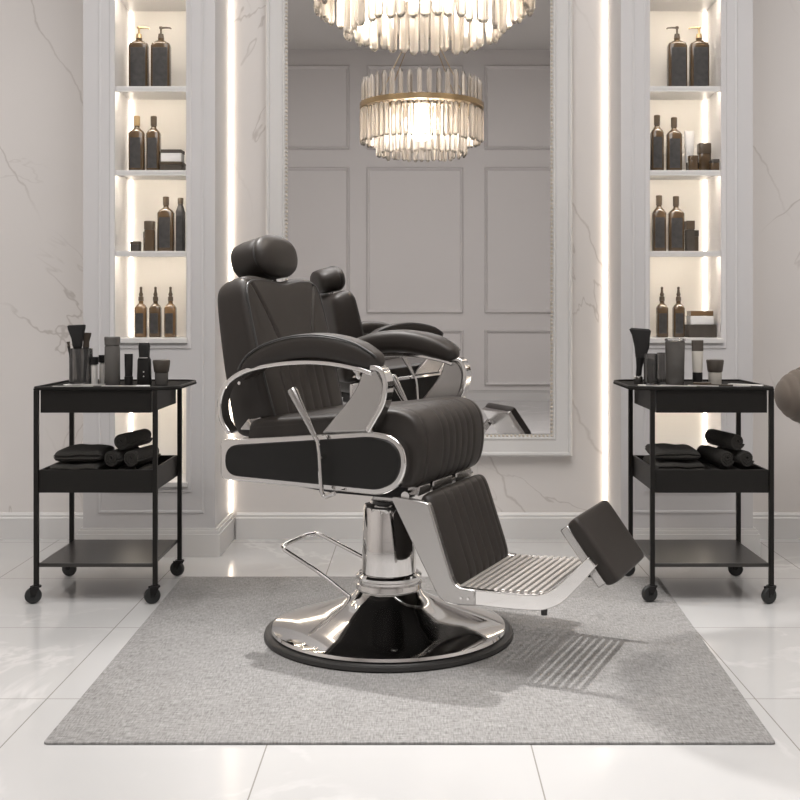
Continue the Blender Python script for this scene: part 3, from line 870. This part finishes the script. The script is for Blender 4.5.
jar((SX(137), YS-.02, z), 'smallest dark jar at the left end of the third left niche shelf', g, .0195, .040, body='wood', n=5)
jar((SX(145.5), YS+.04, z), 'medium amber jar between the smallest jar and the tall jar, third left niche shelf', g, .018, .082, body='amber', n=3)
jar((SX(151), YS-.02, z), 'tall dark jar beside the big bottle on the third left niche shelf', g, .021, .120, lh=.28, n=3)
tall((SX(166), YS, z), 'big dark bottle in the middle of the third left niche shelf', g, w=.0325, h=.165, neck=.040)
tall((SX(180.5), YS, z), 'slim bottle at the right end of the third left niche shelf, nearest the mirror', g, w=.0165, h=.170, body='label', neck=.03, nr=.011)
tall((SX(659), YS, z), 'dark grey bottle nearest the mirror on the third right niche shelf', g, w=.0265, h=.165)
tall((SX(676), YS, z), 'big dark bottle beside the small boxes on the third right niche shelf', g, w=.031, h=.162, cap='cap')
boxy((SX(689), YS-.01, z), 'narrow taller dark box beside the big bottle on the third right niche shelf', g, .031, .035, .122, 'wood', 'cap')
boxy((SX(696.5), YS+.045, z), 'lower brown box at the back of the third right niche shelf', g, .030, .04, .088, 'cap', 'wood')
z = SH[0]+EP; g = 'dropper bottles on the bottom niche shelves'
dropper((SX(141), YS, z), 'amber dropper bottle on the bottom left niche shelf, next to the light strip', g, body='amber')
dropper((SX(155.5), YS, z), 'dark dropper bottle in the middle of the bottom left niche shelf', g)
dropper((SX(170.5), YS, z), 'amber dropper bottle with dark label at the right end of the bottom left niche shelf', g, body='amber')
dropper((SX(662), YS, z), 'dropper bottle on the bottom right niche shelf, nearest the mirror', g)
dropper((SX(678.5), YS, z), 'dropper bottle on the bottom right niche shelf, beside the stacked boxes', g)
g = 'boxes on the bottom right niche shelf'
boxy((SX(700), YS, z), 'long dark wooden box at the bottom of the stack, bottom right niche shelf', g, .110, .08, .050, 'wood')
boxy((SX(700), YS, z+.0505), 'white box in the middle of the stack, bottom right niche shelf', g, .090, .07, .033, 'paper')
boxy((SX(700), YS, z+.084), 'thin brown box on top of the stack, bottom right niche shelf', g, .088, .068, .020, 'amber')

# ------------------------------------------------------------------ things on the carts
ZT = .6971
def CXp(px, y): return (px-CX)*y/F
def cup(loc, r, h, m, name, label, cat='glass', group=None):
    o = MB().lathe([(r*.9, 0), (r, .002), (r, h-.001), (r-.0015, h), (r-.0025, h-.001), (r-.0025, .005), (.001, .005)], 32).build(name, M[m], smooth=40)
    place(o, loc); return tag(o, label, cat, group)
def brush(loc, lean, label, head='bristle', hl=.06, hw=.03, L=.11, r=.006, cat='brush', name='shaving_brush', d=.4, rz=0):
    r_ = empty(name, loc, rz, label=label, cat=cat); r_.rotation_euler = (lean[0], lean[1], rz)
    MB().loft([(0, r*.7, r*.7, 2), (L*.3, r, r, 2), (L*.8, r*1.1, r*1.1, 2), (L, r*1.9, r*1.5, 2)], 16).build('brush_handle', M['matte'], r_)
    MB().loft([(L+.0002, r*2, r*1.6, 2), (L+hl*.35, hw*.62, hw*.55*(d+.6), 2), (L+hl*.8, hw*.95, hw*.8*d*1.6, 2.3), (L+hl*.97, hw, hw*.85*d*1.6, 2.3), (L+hl, hw*.85, hw*.7*d*1.6, 2.3)], 24).build('brush_head', M[head], r_)
    return r_
y = 3.76
cup((CXp(81, y), y, ZT), .039, .122, 'smoke', 'brush_cup', 'smoked glass cup holding brushes on the left cart', 'cup')
brush((CXp(79.5, y), y, ZT+.0055), (0, R(-3)), 'big black flared brush standing in the smoked cup, left cart', hl=.072, hw=.031, L=.125, r=.0085)
brush((CXp(84, y)-.002, y+.012, ZT+.0060), (R(-2), R(2)), 'brown brush behind the black one in the smoked cup, left cart', head='bbrown', hl=.05, hw=.016, L=.12, r=.0055)
brush((CXp(75, y), y-.018, ZT+.0055), (0, R(-7)), 'thin bristle brush leaning left in the smoked cup, left cart', head='bbrown', hl=.016, hw=.006, L=.125, r=.0028, name='detail_brush')
g = 'vials between cup and jar'
def vial(px, y, h, r, label):
    o = empty('vial', (CXp(px, y), y, ZT), 0, label=label, cat='vial', group='slim vials on the left cart')
    MB().loft([(0, r, r, 2), (h*.7, r, r, 2), (h*.74, r*.6, r*.6, 2)], 20).build('vial_body', M['steel'], o)
    MB().loft([(h*.7401, r*1.15, r*1.15, 2), (h, r*1.2, r*1.2, 2)], 20).build('vial_cap', M['matte'], o)
vial(94.5, 3.74, .094, .0115, 'slim silver vial with black cap on the left cart, nearest the brush cup')
vial(102.3, 3.80, .098, .0105, 'slim silver vial with black cap on the left cart, nearest the frosted tumbler')
r = empty('tumbler', (CXp(112.3, 3.73), 3.73, ZT), 0, label='tall frosted grey tumbler in the middle of the left cart', cat='tumbler')
MB().loft([(0, .0245, .0245, 2), (.003, .026, .026, 2), (.128, .0255, .0255, 2), (.134, .0225, .0225, 2)], 32).build('tumbler_body', M['frost'], r)
MB().loft([(.1342, .0255, .0255, 2), (.160, .0265, .0265, 2), (.163, .024, .024, 2)], 32).build('tumbler_lid', M['frost'], r)
r = empty('squeeze_tube', (CXp(128.7, 3.73), 3.73, ZT), 0, label='slim black squeeze tube standing between tumbler and trimmer on the left cart', cat='tube')
MB().loft([(0, .0145, .0145, 2), (.028, .0145, .0145, 2), (.029, .013, .013, 2)], 24).build('tube_cap', M['matte'], r)
MB().loft([(.0292, .0125, .0125, 2), (.06, .0135, .011, 2), (.105, .0145, .003, 3)], 24).build('tube_body', M['matte'], r)
r = empty('hair_trimmer', (CXp(144.3, 3.73), 3.73, ZT), 0, label='black hair trimmer standing upright on the left cart beside the lidded jar', cat='trimmer')
MB().loft([(0, .0225, .016, 4), (.004, .0235, .017, 4), (.085, .0215, .016, 4), (.095, .017, .014, 3.5), (.132, .019, .013, 3.5), (.140, .017, .010, 3.5)], 32).build('trimmer_body', M['inset'], r)
MB().box(-.016, .016, -.004, .004, .1402, .1445).build('trimmer_blade', M['satin'], r, bevel=.001)
MB().box(-.015, .015, -.0178, -.0145, .090, .094).build('trimmer_band', M['satin'], r, bevel=.0005)
for q in (.030, .045): MB().cyl((.002, -.0185, q), (.002, -.0165, q), .0022, seg=10).build('trimmer_button', M['steel'], r)
def lidjar(loc, label, body):
    r = empty('lidded_jar', loc, 0, label=label, cat='jar')
    MB().loft([(0, .020, .020, 2), (.003, .0215, .0215, 2), (.040, .0225, .0225, 2), (.042, .020, .020, 2)], 32).build('jar_body', M[body], r)
    MB().loft([(.0422, .0235, .0235, 2), (.047, .025, .025, 2), (.080, .0295, .0295, 2), (.084, .0275, .0275, 2)], 32).build('jar_lid', M['wood'], r)
lidjar((CXp(161.5, 3.74), 3.74, ZT), 'jar with dark flared lid at the right end of the left cart top', 'frost')
lidjar((CXp(715, 3.76), 3.76, ZT), 'beige jar with dark flared lid on the right cart top', 'beige')
# flat tools
def comb(loc, rz, L, label, m='steel', grp=None):
    mb = MB(); mb.box(-L/2, L/2, .002, .010, 0, .0025)
    n = int(L/.005)
    for i in range(n): mb.box(-L/2+i*L/n, -L/2+i*L/n+.0022, -.010, .0025, 0, .002)
    o = mb.build('comb', M[m], smooth=0); place(o, loc, rz); return tag(o, label, 'comb', grp)
def scissors(loc, rz, label):
    r = empty('scissors', loc, rz, label=label, cat='scissors')
    for s in (-1, 1):
        mb = MB()
        zz = .0006 if s < 0 else .0034
        c, d = math.cos(s*.10), math.sin(s*.10)
        mb.prismz([(x*c-y_*d, x*d+y_*c) for x, y_ in ((-.03, -.004), (.075, -.0005), (.075, .0005), (-.03, .004))], zz, zz+.0022)
        path = [(-.045*c+.013*math.cos(a)-0, -.045*s*.22+.010*math.sin(a), zz+.0012) for a in [2*math.pi*k/20 for k in range(20)]]
        mb.tube(path, .0018, 8, closed=True, up=(0, 0, 1))
        mb.build('scissor_blade', M['steel'], r)
    MB().cyl((0, 0, .0006), (0, 0, .007), .003, seg=12).build('pivot_screw', M['steel'], r)
comb((-1.135, 3.63, ZT+.0005), R(3), .13, 'silver comb lying at the left along the front of the left cart top')
comb((-.985, 3.655, ZT+.0005), R(-4), .12, 'silver comb lying in front of the tube on the left cart top')
scissors((-1.12, 3.685, ZT), R(8), 'steel scissors lying in front of the brush cup on the left cart')
o = MB().box(-.022, .022, -.010, .010, 0, .005).build('blade_case', M['paper'], bevel=.001); place(o, (-.905, 3.635, ZT+.0003), R(4)); tag(o, 'small white blade case on the front right of the left cart top', 'case')
# right cart
y = 3.78
hb = empty('paddle_brush', (CXp(640, y)-.006, y, ZT+.006), 0, label='black paddle brush standing upright at the handle end of the right cart', cat='brush')
hb.rotation_euler = (0, R(4), 0)
MB().loft([(0, .010, .008, 2), (.05, .010, .008, 2), (.085, .016, .010, 2.5, .002, 0)], 20).build('brush_handle', M['matte'], hb)
MB().loft([(.0852, .017, .011, 2.5, .002, 0), (.12, .025, .014, 3, .004, 0), (.160, .031, .016, 3, -.002, 0), (.178, .037, .016, 3, -.006, 0), (.184, .030, .010, 3, -.006, 0)], 28).build('brush_head', M['bristle'], hb)
cup((CXp(640, y)-.006, y, ZT), .0155, .028, 'chrome', 'chrome_cup', 'tiny chrome cup holding the paddle brush on the right cart', 'cup')
cup((CXp(649.5, 3.75)+.004, 3.75, ZT), .0235, .105, 'smoke', 'drinking_glass', 'smoked glass nearest the paddle brush on the right cart', 'glass', 'glasses on the right cart')
jar((CXp(649.5, 3.75)+.004, 3.75, ZT+.0056), 'dark vial standing inside the smoked glass, right cart', None, .0125, .082, n=2, lid='wood', cat='vial', name='vial')
cup((CXp(662.5, 3.83), 3.83, ZT), .0195, .105, 'smoke', 'drinking_glass', 'smoked glass partly behind the tall tumbler on the right cart', 'glass', 'glasses on the right cart')
r = empty('tumbler', (CXp(675, 3.72), 3.72, ZT), 0, label='tall frosted tumbler with dark filling in the middle of the right cart', cat='tumbler')
MB().loft([(0, .028, .028, 2), (.003, .030, .030, 2), (.146, .033, .033, 2), (.148, .031, .031, 2)], 32).build('tumbler_body', M['frost'], r)
MB().lathe([(.001, .1483), (.030, .1483), (.0345, .150), (.0345, .156), (.030, .158), (.001, .158)], 32).build('tumbler_lid', M['clear'], r)
r = empty('squeeze_tube', (CXp(697.5, 3.76), 3.76, ZT), 0, label='beige squeeze tube with black cap and top standing on the right cart', cat='tube')
MB().loft([(0, .0165, .0165, 2), (.040, .0170, .0170, 2), (.041, .0155, .0155, 2)], 24).build('tube_cap', M['matte'], r)
MB().loft([(.0412, .0165, .0165, 2), (.075, .018, .014, 2), (.113, .0195, .008, 2.4)], 24).build('tube_body', M['beige'], r)
MB().loft([(.1132, .0195, .008, 2.4), (.150, .0205, .003, 3)], 24).build('tube_end', M['wood'], r)
scissors((.785, 3.64, ZT), R(-20), 'steel scissors lying at the handle end of the right cart top')
comb((.862, 3.665, ZT+.0005), R(-30), .12, 'silver comb lying beside the scissors on the right cart top')
comb((.945, 3.665, ZT+.0005), R(-24), .10, 'silver comb lying in front of the beige jar on the right cart top')
def razor(loc, rz, label):
    r = empty('straight_razor', loc, rz, label=label, cat='razor')
    MB().prismz(roundpoly([(-.055, -.007), (.03, -.006), (.03, .006), (-.055, .005)], .004, 3), 0, .006).build('razor_handle', M['wood'], r, bevel=.001)
    MB().prismz(roundpoly([(.0302, -.006), (.085, -.009), (.085, .008), (.0302, .005)], .002, 3), .001, .004).build('razor_blade', M['steel'], r)
razor((1.015, 3.665, ZT+.0003), R(-28), 'open straight razor lying on the right cart top in front of the lidded jar')
o = MB().box(-.06, .06, -.015, .015, 0, .004).build('nail_file', M['steel'], bevel=.001); place(o, (1.10, 3.70, ZT+.0003), R(-38)); tag(o, 'flat silver file lying near the outer corner of the right cart top', 'file')
o = MB().box(-.03, .03, -.009, .009, 0, .010).build('hair_clip', M['cap'], bevel=.002); place(o, (.955, 3.715, ZT+.0003), R(-10)); tag(o, 'small bronze hair clip lying between the combs and the jar, right cart', 'clip')

# ------------------------------------------------------------------ chandelier
CHX, CHY = .02, 3.30
cl = empty('crystal_chandelier', (CHX, CHY, 1.74), label='round tiered crystal chandelier with gold band hanging above the chair', cat='chandelier')
def crystal(mb, ang, r, z0, z1, w, d, up=False):
    m4 = Matrix.Rotation(ang, 4, 'Z') @ Matrix.Translation((r, 0, 0))
    tip = .022 if up else .012
    if up: secs = [(z0, .7, .7), (z0+.004, 1, 1), (z1-tip, 1, 1), (z1, .35, .35)]
    else: secs = [(z0, .42, .5), (z0+tip, 1, 1), (z1-.008, 1, 1), (z1, .5, .5)]
    rings = []
    for z_, a, b in secs:
        rings.append([m4 @ Vector((x*d*b, y_*w*a, z_)) for x, y_ in ((1, 0), (.5, .9), (-.5, .9), (-1, 0), (-.5, -.9), (.5, -.9))])
    return mb.rings(rings)
for i in range(58):
    crystal(MB(), 2*math.pi*i/58, .315+random.choice((-.008, .004)), .088+.012*random.random(), .272, .0145, .011).build('crystal', M['crystal'], cl, smooth=0)
for i in range(42):
    crystal(MB(), 2*math.pi*(i+.5)/42, .228+random.choice((-.008, .005)), .020+.012*random.random(), .262, .0150, .011).build('crystal', M['crystal'], cl, smooth=0)
up = MB()
for i in range(40): crystal(up, 2*math.pi*(i+.25)/40, .312, .306, .425+.012*random.random(), .014, .010, True)
o = up.build('upright_crystals', M['crystal'], cl, smooth=0); o['kind'] = 'stuff'
MB().lathe([(.322, .276), (.330, .278), (.330, .303), (.322, .305), (.306, .305), (.304, .278), (.322, .276)], 96).build('gold_band', M['brass'], cl, smooth=40)
MB().lathe([(.238, .266), (.242, .268), (.242, .280), (.238, .282), (.226, .281), (.225, .268), (.238, .266)], 96).build('inner_ring', M['brass'], cl, smooth=40)
cr = MB()
for k in range(6):
    a = k*math.pi/3+.2; cr.cyl((0, 0, .285), (.306*math.cos(a), .306*math.sin(a), .290), .006, seg=8)
cr.build('cross_arms', M['brass'], cl)
for k in range(10):
    a = 2*math.pi*k/10+.1
    b = MB(); b.loft([(.17, .004, .004, 2), (.18, .011, .011, 2), (.20, .014, .014, 2), (.225, .010, .010, 2), (.25, .006, .006, 2)], 14, Matrix.Translation((.15*math.cos(a), .15*math.sin(a), 0)))
    b.build('lamp_bulb', M['bulb'], cl)
    MB().cyl((.15*math.cos(a), .15*math.sin(a), .2502), (.15*math.cos(a), .15*math.sin(a), .283), .010, seg=12).build('bulb_socket', M['brass'], cl)
for k in range(4):
    a = math.pi/4+k*math.pi/2
    MB().cyl((.306*math.cos(a), .306*math.sin(a), .304), (0, 0, .80), .0022, seg=8).build('hanging_wire', M['brass'], cl)
MB().cyl((0, 0, .79), (0, 0, ZC-1.74-.03), .008).build('stem', M['brass'], cl)
MB().lathe([(.01, ZC-1.74-.045), (.05, ZC-1.74-.04), (.07, ZC-1.74-.015), (.072, ZC-1.74-.0005), (.01, ZC-1.74-.0005)], 32).build('ceiling_rose', M['brass'], cl)

# ------------------------------------------------------------------ armchair at the right edge (mostly outside the picture)
ac = empty('tub_chair', (1.545, 4.12, 0), label='taupe round channelled chair cut off by the right edge of the photo', cat='armchair')
def lobes():
    mb = MB(); rings = []
    n = 120
    for j in range(n+1):
        t = j/n; xx = -.21+.42*t
        e = (max(0, 1-abs(2*t-1)**2.2))**(1/2.0)
        g = 1-.06*abs(math.cos(t*math.pi*15))**5
        rings.append([Vector((xx, .17*e*g*math.cos(2*math.pi*k/40), .63+.125*e*g*math.sin(2*math.pi*k/40))) for k in range(40)])
    return mb.rings(rings)
lobes().build('bolster_back', M['taupe'], ac, smooth=60)
MB().lathe([(.02, .02), (.14, .02), (.145, .01), (.14, 0), (.02, 0)], 40, (.10, 0, 0)).build('pedestal_foot', M['brass'], ac)
MB().cyl((.10, 0, .02), (.10, 0, .56), .022).build('pedestal', M['brass'], ac)

# ------------------------------------------------------------------ lights
def light(kind, name, loc, power, col, rot=(0, 0, 0), **k):
    d = bpy.data.lights.new(name, kind); d.energy = power; d.color = col
    for a, b in k.items(): setattr(d, a, b)
    o = bpy.data.objects.new(name, d); COL.objects.link(o); o.location = loc; o.rotation_euler = rot
    return o
# unseen ceiling downlights added to light the room; the first matches the footrest shadow
def downlight(x, y, power, size, blend, rad, label, tilt=(0, 0, 0)):
    r = empty('unseen_downlight', (x, y, ZC), label=label, cat='ceiling light', group='unseen ceiling downlights')
    MB().lathe([(.055, -.0005), (.062, -.004), (.060, -.008), (.050, -.008), (.048, -.0005)], 32).build('trim_ring', M['trim'], r)
    MB().lathe([(.002, -.0015), (.046, -.0015), (.046, -.003), (.002, -.003)], 24).build('lens', M['lamp'], r)
    o = light('SPOT', 'unseen_downlight_lamp', (0, 0, -.02), power, (1, .975, .955), tilt, spot_size=R(size), spot_blend=blend, shadow_soft_size=rad)
    o.parent = r
    return o
for i, (x, y, p) in enumerate(((-1.1, 3.9, 400), (-.8, 1.6, 70), (.8, 1.6, 70), (-2.1, 3.2, 70), (2.1, 3.2, 70))):
    dl = downlight(x, y, p, 36 if i == 0 else 110, 1, .03, ['unseen ceiling downlight left of the chandelier', 'added unseen downlight behind the photographer side, left', 'added unseen downlight behind the photographer side, right', 'added unseen downlight over the left marble wall', 'added unseen downlight over the right marble wall'][i])
    if i == 0: dl.rotation_euler = (Vector((.18, 3.0, 0))-Vector((x, y, ZC))).to_track_quat('-Z', 'Y').to_euler()
light('AREA', 'added_ceiling_fill', (0, 1.6, ZC-.03), 88, (1, .98, .97), size=2.6, size_y=3.2, shape='RECTANGLE')  # unseen area fill added for soft room light, no fixture behind it
light('POINT', 'chandelier_lamp', (CHX, CHY, 1.94), 9, (1, .94, .87), shadow_soft_size=.09)

w = bpy.data.worlds.new('world'); SC.world = w; w.use_nodes = True
w.node_tree.nodes['Background'].inputs[0].default_value = (.9, .92, 1, 1); w.node_tree.nodes['Background'].inputs[1].default_value = .03
SC.view_settings.view_transform = 'Standard'; SC.view_settings.look = 'None'; SC.view_settings.gamma = 1
SC.view_settings.use_curve_mapping = False
SC.view_settings.exposure = .34
